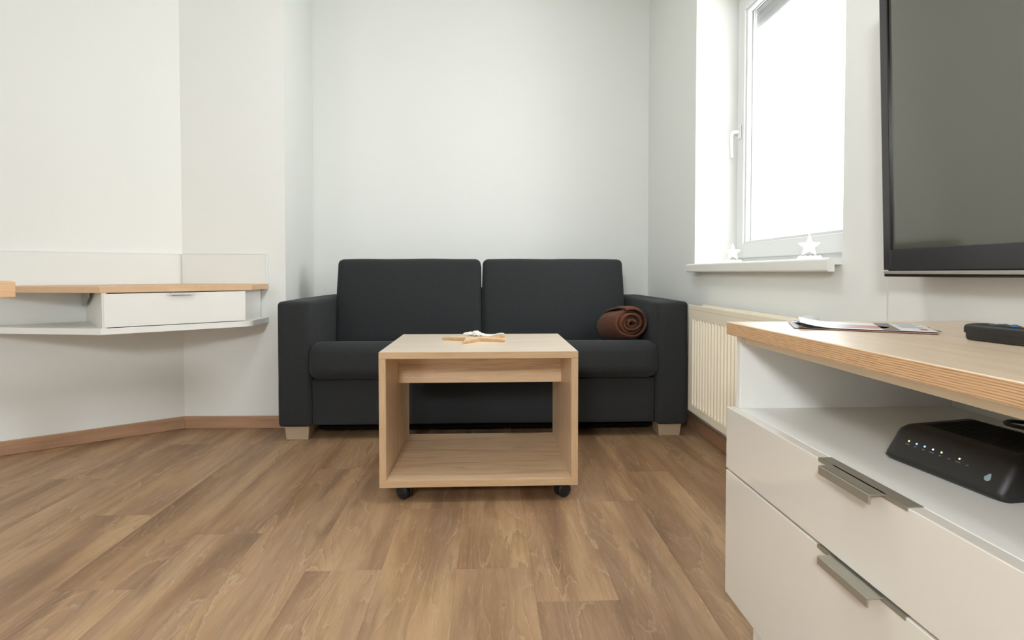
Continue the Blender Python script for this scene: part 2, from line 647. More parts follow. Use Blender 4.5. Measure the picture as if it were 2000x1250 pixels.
# baseboards
def skirt(name, p, q, mat='skirting_wood', side=1):
    p, q = Vector(p), Vector(q)
    d = q - p
    L = d.length
    bm = bx(0, L, 0, 0.014, 0.0, 0.062, bevel=0.003, seg=2)
    o = obj(name, bm, mat)
    o.location = (p.x, p.y, 0)
    o.rotation_euler = (0, 0, math.atan2(d.y, d.x))
    return tag(o, kind='structure')


skirt('baseboard_left', Cn, An)
skirt('baseboard_desk', Dn, Cn)
skirt('baseboard_niche', Bn, Dn)
skirt('baseboard_right', (XR, YF), (XR, YB))
skirt('baseboard_back', (XR - 0.015, YB), Bn)
skirt('baseboard_side', An, (XL, YF))
skirt('baseboard_front', (DX1, YF), (XR, YF))

# ------------------------------------------------------------------ window
def ring_x(x0, x1, y0, y1, z0, z1, wdt, bev=0.004):
    """rectangular frame in a plane of constant x"""
    bm = new()
    box(bm, x0, x1, y0, y0 + wdt, z0, z1, bev, 2)
    box(bm, x0, x1, y1 - wdt, y1, z0, z1, bev, 2)
    box(bm, x0, x1, y0 + wdt - 0.001, y1 - wdt + 0.001, z0, z0 + wdt, bev, 2)
    box(bm, x0, x1, y0 + wdt - 0.001, y1 - wdt + 0.001, z1 - wdt, z1, bev, 2)
    return bm


XW = 1.252
win = struct('window_1', ring_x(XW + 0.012, XW + 0.08, WY0, WY1, WZ0 + 0.02, WZ1, 0.045), 'white_plastic', base=(XW, 2.2675, 0.835))
sash = obj('sash', ring_x(XW, XW + 0.06, WY0 + 0.026, WY1 - 0.026, 0.862, WZ1 - 0.026, 0.072), 'white_plastic', win)
obj('glazing_bead', ring_x(XW + 0.010, XW + 0.036, WY0 + 0.096, WY1 - 0.096, 0.932, WZ1 - 0.096, 0.014, 0.003), 'white_plastic', sash)
obj('gasket', ring_x(XW + 0.033, XW + 0.037, WY0 + 0.107, WY1 - 0.107, 0.943, WZ1 - 0.107, 0.005, 0.0), 'gasket', sash)
obj('pane', bx(XW + 0.036, XW + 0.042, WY0 + 0.09, WY1 - 0.09, 0.925, WZ1 - 0.09), 'window_glass', win)
# handle: rosette, neck, lever
hy, hz = WY1 - 0.026 - 0.037, 1.487
h = obj('window_handle', bx(XW - 0.010, XW, hy - 0.014, hy + 0.014, hz - 0.035, hz + 0.035, bevel=0.005, seg=2), 'white_plastic', win)
tb = tube(new(), [(XW - 0.008, hy, hz), (XW - 0.030, hy, hz + 0.001), (XW - 0.042, hy, hz - 0.004), (XW - 0.047, hy, hz - 0.018),
                  (XW - 0.048, hy, hz - 0.06), (XW - 0.046, hy, hz - 0.105), (XW - 0.044, hy, hz - 0.125)],
          [0.009, 0.009, 0.0095, 0.0095, 0.009, 0.0085, 0.010], 10)
obj('lever', tb, 'white_plastic', h, smooth=True)
# inner sill with a rounded nose
bm = new()
pr = [(XW + 0.012, 0.815), (XW + 0.012, 0.835)]
for a in range(0, 7):
    th = PI / 2 + a * PI / 2 / 6
    pr.append((XR - 0.045 + 0.009 + 0.009 * math.cos(th), 0.826 + 0.009 * math.sin(th)))
for a in range(0, 5):
    th = PI + a * PI / 2 / 4
    pr.append((XR - 0.045 + 0.006 + 0.006 * math.cos(th), 0.800 + 0.006 * math.sin(th)))
pr += [(XR - 0.022, 0.794), (XR - 0.022, 0.815)]
v0 = [bm.verts.new((x, WY0 + 0.001, z)) for x, z in pr]
v1 = [bm.verts.new((x, WY1 - 0.001, z)) for x, z in pr]
bm.faces.new(v0)
bm.faces.new(v1[::-1])
for i in range(len(pr)):
    j = (i + 1) % len(pr)
    bm.faces.new((v0[i], v1[i], v1[j], v0[j]))
obj('window_sill', bm, 'white_laminate', win)

# shutter outside, rolled most of the way up
sh = thing('roller_shutter', 'grey roller shutter rolled almost up outside the window', 'shutter', (1.36, 2.2675, 2.004))
z = 2.004
obj('bottom_bar', bx(1.345, 1.370, WY0 + 0.01, WY1 - 0.01, z, z + 0.035, bevel=0.004), 'shutter_grey', sh)
for k in range(4):
    zz = z + 0.037 + k * 0.045
    obj('slat', bx(1.350, 1.366, WY0 + 0.01, WY1 - 0.01, zz, zz + 0.0435, bevel=0.006, seg=2), 'shutter_grey', sh)

# unseen window added behind the camera to let in fill light
bm = new()
for (a, b, c, d) in ((DX0, DX0 + 0.08, 0, DZ1), (DX1 - 0.08, DX1, 0, DZ1), (DX0 + 0.08, DX1 - 0.08, 0, 0.09), (DX0 + 0.08, DX1 - 0.08, DZ1 - 0.08, DZ1)):
    box(bm, a, b, YF - 0.085, YF - 0.025, c, d, 0.003)
w2 = struct('added_fill_window', bm, 'white_plastic')
for a, b in ((DX0 + 0.08, DX1 - 0.08),):
    obj('pane', bx(a, b, YF - 0.058, YF - 0.052, 0.09, DZ1 - 0.08), 'window_glass', w2)

# ------------------------------------------------------------------ added lights out of view: key behind the camera, fill overhead
KX, KY, KZ = -0.52, -1.20, 1.56
fl = thing('added_key_light', 'added key light on a stand with a tilted reflector head behind the camera', 'lamp', (KX, KY, 0))  # key light added to cast the shadows, shaped as a floor lamp
obj('base', lathe(new(), [(0.13, 0), (0.13, 0.015), (0.11, 0.022), (0.012, 0.03)], (KX, KY, 0)), 'grey_steel', fl)
obj('pole', lathe(new(), [(0.011, 0.03), (0.011, KZ - 0.08)], (KX, KY, 0), 12), 'grey_steel', fl)
aim = (Vector((0.4, 2.2, 0.75)) - Vector((KX, KY, KZ))).normalized()
MH = T((KX, KY, KZ)) @ aim.to_track_quat('Z', 'Y').to_matrix().to_4x4()
RG = 0.17
bm = lathe(new(), [(0.035, -0.09), (0.06, -0.085), (0.14, -0.03), (RG + 0.012, 0.03), (RG + 0.006, 0.03), (RG + 0.002, 0.018), (0.05, 0.0)], (0, 0, 0), 40)
obj('reflector', moved(bm, MH), 'grey_steel', fl, smooth=True)
obj('diffuser', moved(lathe(new(), [(RG, 0.020), (RG, 0.0245), (RG * 0.7, 0.030), (0.01, 0.032)], (0, 0, 0), 40), MH), 'key_light_diffuser', fl)
MATS['key_light_diffuser'].node_tree.nodes['Principled BSDF'].inputs['Emission Strength'].default_value = KEY_W
cl = thing('added_ceiling_fill', 'added round fill light on the ceiling above the coffee table', 'lamp', (-0.1, 1.7, CH))  # unseen fill light added overhead, shaped as a ceiling lamp
obj('rim', lathe(new(), [(0.26, 0), (0.26, -0.05), (0.245, -0.06), (0.24, -0.05), (0.24, 0)], (-0.1, 1.7, CH), 40), 'white_plastic', cl)
obj('diffuser', lathe(new(), [(0.238, -0.03), (0.235, -0.055), (0.15, -0.08), (0.01, -0.09)], (-0.1, 1.7, CH), 40), 'fill_light_diffuser', cl, smooth=True)
MATS['fill_light_diffuser'].node_tree.nodes['Principled BSDF'].inputs['Emission Strength'].default_value = CEIL_W

# ------------------------------------------------------------------ sofa
SX0, SX1, SY0, SYB = -0.98, 0.958, 2.70, 3.66
sofa = thing('sofa', 'charcoal fabric two seat sofa against the white back wall', 'sofa', (-0.011, 3.18, 0))


def block(x0, x1, y0, y1, z0, z1, r, **k):
    return moved(roundbox((x1 - x0) / 2, (y1 - y0) / 2, (z1 - z0) / 2, r, **k), T(((x0 + x1) / 2, (y0 + y1) / 2, (z0 + z1) / 2)))


AW = 0.15
obj('armrest', block(SX0, SX0 + AW, SY0, SYB, 0.068, 0.656, 0.018, bulge=(0.004, 0.004, 0.004), n=8, nz=0.002), 'upholstery', sofa, smooth=True)
obj('armrest', block(SX1 - AW, SX1, SY0, SYB, 0.062, 0.652, 0.018, bulge=(0.003, 0.004, 0.004), n=8, nz=0.002, seed=5), 'upholstery', sofa, smooth=True)
ix0, ix1 = SX0 + AW, SX1 - AW
obj('base', block(ix0 + 0.002, ix1 - 0.006, SY0 + 0.020, SYB - 0.05, 0.072, 0.285, 0.008, n=6, nz=0.0015), 'upholstery', sofa, smooth=True)
# seat cushion: high front crest, falling towards the back
bm = roundbox((ix1 - ix0) / 2 + 0.006, 0.30, 0.088, 0.05, n=14, bulge=(0, 0.008, 0.004), nz=0.002, seed=2)
for v in bm.verts:
    if v.co.z < 0: v.co.z *= 1.0
    v.co.z -= 0.03 * max(0.0, (v.co.y + 0.30) / 0.6) ** 1.5 * (1 if v.co.z > 0 else 0.2)
M = T((0.5 * (ix0 + ix1), SY0 - 0.026 + 0.30, 0.3545)) @ R(math.radians(-5.5), 'X')
moved(bm, M)
fz = min(v.co.z for v in bm.verts if v.co.y < SY0 + 0.05)
obj('seat_cushion', bm, 'upholstery', sofa, smooth=True)
# back cushions, leaning back a little
for x0, x1, sd in ((ix0 - 0.002, -0.036, 1.0), (-0.033, ix1 - 0.045, 4.0)):
    bm = roundbox((x1 - x0) / 2, 0.085, 0.240, 0.030, n=12, bulge=(0.003, 0.020, 0.004), nz=0.003, seed=sd)
    for v in bm.verts:                      # the top is a touch narrower than the seat end
        v.co.x *= 1 - 0.010 * (v.co.z + 0.24) / 0.48
    moved(bm, T(((x0 + x1) / 2, 3.245, 0.620)) @ R(math.radians(-9), 'X'))
    obj('back_cushion', bm, 'upholstery', sofa, smooth=True)
obj('back_frame', block(ix0 + 0.002, ix1 - 0.002, 3.40, SYB, 0.10, 0.70, 0.02, n=6), 'upholstery', sofa, smooth=True)
obj('under_lining', bx(ix0 + 0.01, ix1 - 0.01, SY0 + 0.10, SYB - 0.08, 0.030, 0.075, bevel=0.004), 'lining_black', sofa)
for fx in (SX0 + 0.078, SX1 - 0.078):
    for fy in (SY0 + 0.085, SYB - 0.09):
        bm = new()
        r = bmesh.ops.create_cube(bm, size=1.0)
        for v in r['verts']:
            top = v.co.z > 0
            hw = 0.058 if top else 0.051
            v.co = Vector((fx + hw * (1 if v.co.x > 0 else -1), fy + hw * (1 if v.co.y > 0 else -1), 0.0705 if top else 0.0))
        bmesh.ops.bevel(bm, geom=list(bm.edges), offset=0.002, segments=1, affect='EDGES')
        obj('leg', bm, 'birch_foot', sofa, label='pale tapered wooden sofa foot')

# ------------------------------------------------------------------ rolled blanket on the sofa
bl = thing('rolled_blanket', 'brown fleece blanket rolled up on the sofa beside the armrest', 'blanket', (0.682, 2.93, 0.427))
bm = new()
turns, NS, NA = 4.3, 150, 22
Lr = 0.23
rows = []
for i in range(NS + 1):
    s = i / NS
    th = s * turns * 2 * PI
    r0 = 0.010 + 0.085 * s
    row = []
    for j in range(NA + 1):
        u = j / NA
        y = (u - 0.5) * Lr
        endf = abs(2 * u - 1)
        rr = r0 * (1 - 0.16 * endf ** 5 * (0.3 + s))
        stick = 0.014 * math.sin(th * 0.5 + 1.2) + 0.018 * (1 - s)
        yy = y + (stick if u < 0.5 else -stick) * endf ** 2 * -1
        nv = noise.noise(Vector((math.cos(th) * rr * 18, math.sin(th) * rr * 18, y * 14 + s * 5)))
        rr += nv * 0.0045
        sq = 0.90 + 0.03 * math.sin(2 * th)
        row.append(bm.verts.new((math.cos(th) * rr * 1.10, yy, math.sin(th) * rr * sq)))
    rows.append(row)
for a, b in zip(rows, rows[1:]):
    for j in range(NA):
        bm.faces.new((a[j], a[j + 1], b[j + 1], b[j]))
moved(bm, T((0, 0, 0.098)) @ R(math.radians(14), 'Z') @ R(math.radians(-8), 'X'))
fleece = obj('fleece_roll', bm, 'fleece', bl, local=True, smooth=True)
md = fleece.modifiers.new('thick', 'SOLIDIFY')
md.thickness = 0.0125
md.offset = 0
bv = fleece.modifiers.new('soft', 'SUBSURF')
bv.levels = bv.render_levels = 1

# ------------------------------------------------------------------ coffee table
TX0, TX1, TY0, TY1, TZ = -0.372, 0.311, 1.960, 2.535, 0.520
ct = thing('coffee_table', 'light oak open cube coffee table on black casters', 'table', (-0.03, 2.2475, 0))
th_ = 0.0235


def front_edge(f): return 1 if abs(f.normal.y) > 0.7 else 0


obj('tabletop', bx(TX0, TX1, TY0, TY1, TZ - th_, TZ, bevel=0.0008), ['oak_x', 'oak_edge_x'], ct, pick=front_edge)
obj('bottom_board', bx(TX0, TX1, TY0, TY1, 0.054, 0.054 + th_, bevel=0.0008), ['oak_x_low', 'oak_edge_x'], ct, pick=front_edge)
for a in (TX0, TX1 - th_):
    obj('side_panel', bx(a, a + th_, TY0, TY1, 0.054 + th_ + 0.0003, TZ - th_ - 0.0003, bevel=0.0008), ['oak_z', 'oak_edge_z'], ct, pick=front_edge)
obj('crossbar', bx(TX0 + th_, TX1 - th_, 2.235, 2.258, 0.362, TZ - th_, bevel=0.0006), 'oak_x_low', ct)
for cx, cy, ang in ((-0.292, 2.008, -38), (0.262, 2.004, 30), (-0.285, 2.49, 60), (0.250, 2.49, 200)):
    a = math.radians(ang)
    M = T((cx, cy, 0.026)) @ R(a, 'Z')
    bm = new()
    lathe(bm, [(0.010, 0.018), (0.010, 0.0275)], (0, 0, 0), 12)
    tube(bm, [(0, 0.016 * math.cos(q) , 0.016 * math.sin(q)) for q in [0.2, 0.8, 1.4, 2.0, 2.6]], 0.009, 8)
    cas = obj('caster', moved(bm, M), 'black_rubber', ct, smooth=False, label='black plastic twin wheel caster')
    for s in (-1, 1):
        bm = lathe(new(), [(0.013, s * 0.0035), (0.0245, s * 0.0035), (0.026, s * 0.006), (0.026, s * 0.016), (0.024, s * 0.0185), (0.019, s * 0.0195), (0.018, s * 0.0185), (0.003, s * 0.020)], (0, 0, 0), 28, axis='Y')
        obj('wheel', moved(bm, M), 'black_rubber', cas, smooth=False)

# ------------------------------------------------------------------ wooden star on the coffee table
sc = Vector((-0.045, 2.305, TZ))
st = thing('wooden_star', 'rustic wooden star with white ribbon lying on the coffee table', 'ornament', sc)
bm = new()
top, bot = [], []
for k in range(10):
    a = PI + 2 * PI * k / 10 - 0.03
    rr = (0.142 if k % 2 == 0 else 0.054)
    top.append(bm.verts.new((rr * math.cos(a), rr * math.sin(a), 0.0120 if k % 2 == 0 else 0.0135)))
    bot.append(bm.verts.new((rr * math.cos(a), rr * math.sin(a), 0.0)))
ctv = bm.verts.new((0, 0, 0.0155))
bm.faces.new(bot[::-1])
for k in range(10):
    j = (k + 1) % 10
    bm.faces.new((top[k], top[j], ctv))
    bm.faces.new((bot[k], bot[j], top[j], top[k]))
bmesh.ops.bevel(bm, geom=[e for e in bm.edges], offset=0.0025, segments=2, affect='EDGES')
obj('star_body', bm, ['star_wood', 'star_pale'], st, local=True, pick=lambda f: 1 if f.normal.z > 0.6 else 0)
# ribbon: two crumpled loops, a knot and a tail
def crumple(c, r, seed):
    bm = new()
    bmesh.ops.create_icosphere(bm, subdivisions=4, radius=1.0)
    for v in bm.verts:
        d = v.co.normalized()
        k = 1 + 0.28 * noise.noise(d * 2.2 + Vector((seed, 0, 0))) + 0.16 * noise.noise(d * 5.0 + Vector((0, seed, 0)))
        v.co = Vector((d.x * r[0] * k, d.y * r[1] * k, max(d.z * r[2] * k, -r[2] * 0.6)))
    return moved(bm, T(c))


for nm, c, r, sd in (('ribbon_loop', (-0.030, 0.034, 0.0205), (0.024, 0.018, 0.0085), 1.0), ('ribbon_loop', (-0.004, 0.036, 0.0225), (0.020, 0.020, 0.0105), 4.0),
                     ('ribbon_knot', (-0.004, 0.004, 0.0175), (0.016, 0.014, 0.005), 7.0)):
    obj(nm, crumple(c, r, sd), 'ribbon_cloth', st, local=True, smooth=True, label='crumpled white cloth ribbon')
bm = new()
prev = None
for i in range(9):
    u = i / 8
    c = Vector((0.005 + 0.105 * u, 0.012 + 0.075 * u, 0.0185 - 0.003 * u + 0.0025 * math.sin(u * 9)))
    sd_ = Vector((-0.55, 0.8, 0.25 * math.sin(u * 7))) * (0.015 + 0.004 * math.sin(u * 5))
    row = [bm.verts.new(c - sd_), bm.verts.new(c + Vector((0, 0, 0.002))), bm.verts.new(c + sd_)]
    if prev:
        for j in range(2):
            bm.faces.new((prev[j], row[j], row[j + 1], prev[j + 1]))
    prev = row
rt_ = obj('ribbon_tail', bm, 'ribbon_cloth', st, local=True, smooth=True)
mm = rt_.modifiers.new('t', 'SOLIDIFY')
mm.thickness = 0.0012
for i in range(6):
    a_ = 0.6 + i * 1.05
    p0 = Vector((-0.004 + 0.010 * math.cos(a_), -0.012 + 0.008 * math.sin(a_), 0.0160))
    bm = tube(new(), [p0, p0 + Vector((0.010 * math.cos(a_ * 1.7), 0.008 * math.sin(a_ * 2.3), 0.006)), p0 + Vector((0.020 * math.cos(a_ * 1.3), 0.010 * math.sin(a_), 0.002))], 0.0010, 5)
    obj('twig', bm, 'wire', st, local=True)

# ------------------------------------------------------------------ radiator under the window
RY0, RY1, RX, RZ0, RZ1 = 1.765, 2.688, 0.955, 0.137, 0.640
rad = thing('radiator', 'cream ribbed panel radiator below the window beside the sofa', 'radiator', (1.0, (RY0 + RY1) / 2, RZ0))
bm = new()
zs = [RZ0, RZ0 + 0.032, RZ0 + 0.045, RZ1 - 0.075, RZ1 - 0.062, RZ1 - 0.024, RZ1 - 0.020]
pit = 0.0333
cols = []
nr = int((RY1 - RY0 - 0.03) / pit)
ys = [RY0]
for i in range(nr):
    y = RY0 + 0.017 + i * pit
    ys += [y, y + 0.006, y + 0.018, y + 0.024]
ys.append(RY1)
for i, y in enumerate(ys):
    k = (i - 1) % 4
    rib = 1 if (0 < i < len(ys) - 1 and k in (1, 2)) else 0
    col = []
    for j, z_ in enumerate(zs):
        dep = 0.0065 if (rib and j in (2, 3)) else 0.0
        col.append(bm.verts.new((RX + dep, y, z_)))
    cols.append(col)
for a, b in zip(cols, cols[1:]):
    for j in range(len(zs) - 1):
        bm.faces.new((a[j], b[j], b[j + 1], a[j + 1]))
# back face to close the plate
for a, b in ((cols[0], cols[-1]),):
    q = [bm.verts.new((RX + 0.016, RY0, zs[0])), bm.verts.new((RX + 0.016, RY1, zs[0])), bm.verts.new((RX + 0.016, RY1, zs[-1])), bm.verts.new((RX + 0.016, RY0, zs[-1]))]
    bm.faces.new(q)
    bm.faces.new([c[0] for c in cols] + [q[1], q[0]])
    bm.faces.new([c[-1] for c in cols] + [q[2], q[3]])
    bm.faces.new(cols[0] + [q[3], q[0]])
    bm.faces.new(cols[-1] + [q[2], q[1]])
obj('front_plate', bm, 'cream_enamel', rad)
obj('rear_plate', bx(1.012, 1.026, RY0, RY1, RZ0 + 0.005, RZ1 - 0.03, bevel=0.002), 'cream_enamel', rad)
bm = new()
box(bm, RX - 0.001, RX + 0.006, RY0, RY1, RZ1 - 0.022, RZ1, 0.002, 2)
box(bm, 1.020, 1.028, RY0, RY1, RZ1 - 0.022, RZ1, 0.002, 2)
box(bm, RX + 0.006, 1.020, RY0, RY1, RZ1 - 0.012, RZ1 - 0.008)
obj('top_grille', bm, 'cream_enamel', rad)
for y in (RY0, RY1 - 0.004):
    obj('side_cover', bx(RX + 0.016, 1.022, y, y + 0.004, RZ0 + 0.01, RZ1 - 0.012, bevel=0.001), 'cream_enamel', rad)
bm = new()
for q in range(4):
    box(bm, RX + 0.02 + q * 0.013, RX + 0.024 + q * 0.013, RY0 + 0.01, RY1 - 0.01, RZ0 + 0.03, RZ1 - 0.03)
obj('convector_fin', bm, 'cream_enamel', rad)
for y in (RY0 + 0.15, RY1 - 0.16):
    obj('wall_bracket', bx(1.020, XR - 0.001, y - 0.012, y + 0.012, RZ0 - 0.01, RZ0 + 0.06, bevel=0.003), 'cream_enamel', rad)
    obj('drain_plug', tube(new(), [(0.985, y, RZ0 + 0.004), (0.985, y, RZ0 - 0.013)], 0.009, 10), 'cream_enamel', rad)
vl = obj('valve', tube(new(), [(0.985, RY0 + 0.002, RZ1 - 0.012), (0.985, RY0 - 0.020, RZ1 - 0.006)], 0.011, 12), 'chrome', rad)
hd = lathe(new(), [(0.012, 0.0), (0.020, -0.006), (0.023, -0.02), (0.023, -0.05), (0.019, -0.062), (0.004, -0.064)], (0.985, RY0 - 0.016, RZ1 - 0.002), 24, axis='Y')
obj('thermostat_head', hd, 'white_plastic', vl, smooth=True)

# ------------------------------------------------------------------ ornaments on the sill
def star_figure(loc, rz, label, s=1.0):
    e = thing('star_figurine', label, 'ornament', loc, (0, 0, rz), 'white figurines on the window sill')
    bm = new()
    R1, R2 = 0.046 * s, 0.020 * s
    cz = R1 * math.cos(math.radians(36)) + 0.012
    ring = []
    for k in range(10):
        a = PI / 2 + 2 * PI * k / 10
        rr = R1 if k % 2 == 0 else R2
        if k == 0: rr *= 1.18
        ring.append((rr * math.cos(a), rr * math.sin(a) + cz))
    rv = [bm.verts.new((x, 0, z_)) for x, z_ in ring]
    f_, b_ = bm.verts.new((0, -0.012, cz)), bm.verts.new((0, 0.012, cz))
    for k in range(10):
        j = (k + 1) % 10
        bm.faces.new((rv[k], rv[j], f_))
        bm.faces.new((rv[j], rv[k], b_))
    bmesh.ops.bevel(bm, geom=list(bm.edges), offset=0.002, segments=2, affect='EDGES')
    obj('star', bm, 'ceramic_white', e, local=True, smooth=False)
    bm = new()
    for dx, rr in ((-0.027, 0.011), (-0.012, 0.013), (0.004, 0.012), (0.020, 0.013), (0.033, 0.009)):
        lathe(bm, [(rr, 0), (rr * 1.05, 0.006), (rr * 0.8, 0.013), (0.002, 0.017)], (dx * s, 0, 0), 12)
    obj('base', bm, 'ceramic_white', e, local=True, smooth=True)


star_figure((1.135, 2.62, 0.835), math.radians(-20), 'white star figurine on the sill near the window handle side')
star_figure((1.135, 1.985, 0.835), math.radians(-25), 'white star figurine on the sill nearer the television')

# ------------------------------------------------------------------ corner desk on the left
P = Vector((-1.553, 2.362))
Fp = Vector((-1.105, 2.735))
Ep = Vector((-1.112, 2.958))
Lp = Vector((-2.16, 2.462))
DTOP, DTH = 0.735, 0.026
desk = thing('corner_desk', 'white wall mounted corner desk with oak top and one drawer', 'desk', (-1.5, 2.75, 0.54))
g = 0.002
wallA = lambda x: Cn.y + (x - Cn.x) * dA.y / dA.x
poly = [(Cn.x, Cn.y - g), (Lp.x, min(Lp.y + 0.03, wallA(Lp.x) - 0.003)), tuple(Lp), tuple(P), tuple(Fp), (Ep.x, Ep.y - g)]


def side_faces(f): return 1 if abs(f.normal.z) < 0.5 else 0


obj('desktop', prism(new(), poly, DTOP - DTH, DTOP, 0.0012), ['desk_oak', 'desk_edge'], desk, pick=side_faces)
# lower shelf with a rounded right front corner
d1 = (P - Fp).normalized()
d2 = (Ep - Fp).normalized()
arc = []
r_ = 0.035
c0, c1 = Fp + d1 * r_, Fp + d2 * r_
for i in range(6):
    t_ = i / 5
    arc.append(tuple(c0 * (1 - t_) ** 2 + Fp * 2 * t_ * (1 - t_) + c1 * t_ ** 2))
poly2 = [(Cn.x, Cn.y - g), (Lp.x, min(Lp.y + 0.03, wallA(Lp.x) - 0.003)), tuple(Lp), tuple(P)] + arc + [(Ep.x, Ep.y - g)]
obj('lower_shelf', prism(new(), poly2, 0.540, 0.566, 0.0012), 'white_laminate', desk)
z0_, z1_ = 0.566, DTOP - DTH
dPF = (Fp - P).normalized()
nPF = Vector((-dPF.y, dPF.x))
Pw = Cn + dA * 0.395
obj('side_panel', slab(P + dPF * 0.006 + nPF * 0.004, Pw + nA * -0.003, 0.016, z0_, z1_, side=-1), 'white_laminate', desk)
q0 = P + dPF * 0.535 + nPF * 0.02
obj('side_panel', slab(q0, (q0.x + 0.004, Cn.y - 0.016), 0.016, z0_, z1_, side=1), 'white_laminate', desk)
df = obj('drawer_front', slab(P + dPF * 0.012 - nPF * 0.001, P + dPF * 0.553 - nPF * 0.001, 0.017, z0_ + 0.003, z1_ - 0.004, side=1, bevel=0.001), 'white_laminate', desk)
m0, m1 = P + dPF * 0.246 - nPF * 0.020, P + dPF * 0.340 - nPF * 0.020
bm = slab(m0, m1, 0.021, z1_ - 0.0060, z1_ - 0.003, side=1)
bb = slab(m0, m1, 0.003, z1_ - 0.013, z1_ - 0.003, side=1)
me_ = bpy.data.meshes.new('tmp'); bb.to_mesh(me_); bm.from_mesh(me_); bpy.data.meshes.remove(me_); bb.free()
obj('handle', bm, 'white_plastic', df)
# folding bracket at the left of the drawer box
bq = Pw + (P - Pw) * 0.06 + dA * 0.012
e1 = (P - Pw).normalized()
bm = new()
tri = [(0.0, z1_ - 0.001), (0.24, z1_ - 0.001), (0.24, z1_ - 0.022), (0.05, z1_ - 0.068), (0.0, z1_ - 0.068)]
va, vb_ = [], []
for s_, z_ in tri:
    p2 = bq + e1 * s_
    va.append(bm.verts.new((p2.x, p2.y, z_)))
    p3 = p2 + dA * 0.006
    vb_.append(bm.verts.new((p3.x, p3.y, z_)))
bm.faces.new(va); bm.faces.new(vb_[::-1])
for i in range(len(tri)):
    j = (i + 1) % len(tri)
    bm.faces.new((va[i], vb_[i], vb_[j], va[j]))
obj('bracket', bm, 'grey_steel', desk, label='grey metal support bracket')
# upstands on the two walls
u0, u1 = Cn + dA * 0.0, Cn + dA * 0.74
obj('upstand', slab(u0 - nA * 0.002, u1 - nA * 0.002, 0.014, DTOP, 0.884, side=1 if Vector((-dA.y, dA.x)).dot(-nA) > 0 else -1, bevel=0.001), 'upstand_white', desk)
obj('upstand', bx(Cn.x + 0.012, Ep.x - 0.006, Cn.y - 0.026, Cn.y - 0.013, DTOP, 0.884, bevel=0.001), 'upstand_white', desk)

obj('edge_cap', bx(Ep.x - 0.0062, Ep.x - 0.002, Cn.y - 0.027, Cn.y - 0.012, DTOP, 0.8855, bevel=0.0008), 'ceramic_white', desk)
obj('edge_cap', bx(Cn.x + 0.014, Ep.x - 0.0062, Cn.y - 0.027, Cn.y - 0.012, 0.884, 0.8870, bevel=0.0006), 'ceramic_white', desk)
obj('edge_cap', slab(u0 - nA * 0.0015, u1 - nA * 0.0015, 0.0155, 0.884, 0.8870, side=1 if Vector((-dA.y, dA.x)).dot(-nA) > 0 else -1), 'ceramic_white', desk)

# ------------------------------------------------------------------ near table at the left edge of the view
tc = Vector((-1.034, 1.300))
ux, uy = Vector((-0.765, -0.644)), Vector((-0.644, 0.765))
ctr = tc + ux * 0.25 + uy * 0.12
nt = thing('bar_table', 'narrow oak bar table reaching in from the left picture edge', 'table', (ctr.x, ctr.y, 0), (0, 0, math.atan2(-ux.y, -ux.x)))
obj('tabletop', bx(-0.25, 0.25, -0.12, 0.12, 0.736, 0.7705, bevel=0.002, seg=2), 'table_near', nt, local=True)
obj('column', lathe(new(), [(0.03, 0.02), (0.03, 0.72), (0.09, 0.725), (0.09, 0.736)]), 'grey_steel', nt, local=True).location.x = -0.12
obj('foot_plate', lathe(new(), [(0.13, 0), (0.13, 0.010), (0.12, 0.016), (0.03, 0.024)], n=36), 'grey_steel', nt, local=True).location.x = -0.12

# ------------------------------------------------------------------ sideboard on the right
KX0, KX1, KY0, KY1 = 0.505, 1.03, 0.325, 1.190
sb = thing('sideboard', 'white gloss sideboard with thick oak top and two drawers', 'cabinet', (0.77, 0.757, 0))
zt0, zt1 = 0.6605, 0.6865
obj('cabinet_top', bx(KX0, KX1, KY0 - 0.01, KY1 + 0.003, zt0, zt1, bevel=0.0012), ['oak_y', 'ply_edge'], sb, pick=side_faces)
pf = KX0 + 0.021                       # front of the carcass, behind the drawer fronts
obj('side_panel', bx(pf, KX1 - 0.008, KY1 - 0.019, KY1, 0.105, zt0, bevel=0.0008), 'white_laminate', sb)
obj('side_panel', bx(pf, KX1 - 0.008, KY0, KY0 + 0.019, 0.105, zt0, bevel=0.0008), 'white_laminate', sb)
obj('back_panel', bx(0.985, 0.993, KY0 + 0.019, KY1 - 0.019, 0.105, zt0), 'white_laminate', sb)
obj('top_rail', bx(pf + 0.010, pf + 0.026, KY0 + 0.019, KY1 - 0.0195, zt0 - 0.018, zt0, bevel=0.0006), 'apron_beech', sb)
obj('shelf', bx(pf, 0.985, KY0 + 0.019, KY1 - 0.019, 0.488, 0.507, bevel=0.0008), 'white_laminate', sb)
obj('bottom_board', bx(pf, 0.985, KY0 + 0.019, KY1 - 0.019, 0.112, 0.130), 'white_laminate', sb)
obj('plinth', bx(0.566, 1.0, KY0 + 0.005, KY1 - 0.005, 0.0, 0.105, bevel=0.001), 'white_laminate', sb)


def handle(ztop, y0, y1, parent):
    bm = new()
    box(bm, KX0 - 0.0008, KX0 + 0.0195, y0, y1, ztop, ztop + 0.0016, 0.0004)
    ym, hw = (y0 + y1) / 2 + 0.002, 0.056
    box(bm, KX0 - 0.0215, KX0 + 0.002, ym - hw, ym + hw, ztop - 0.0002, ztop + 0.0016, 0.0004)
    box(bm, KX0 - 0.0225, KX0 - 0.0195, ym - hw, ym + hw, ztop - 0.0115, ztop + 0.0016, 0.0008)
    box(bm, KX0 - 0.0014, KX0 - 0.0002, y0, y1, ztop - 0.004, ztop + 0.0016)
    obj('handle', bm, 'brushed_nickel', parent, label='brushed metal edge pull')


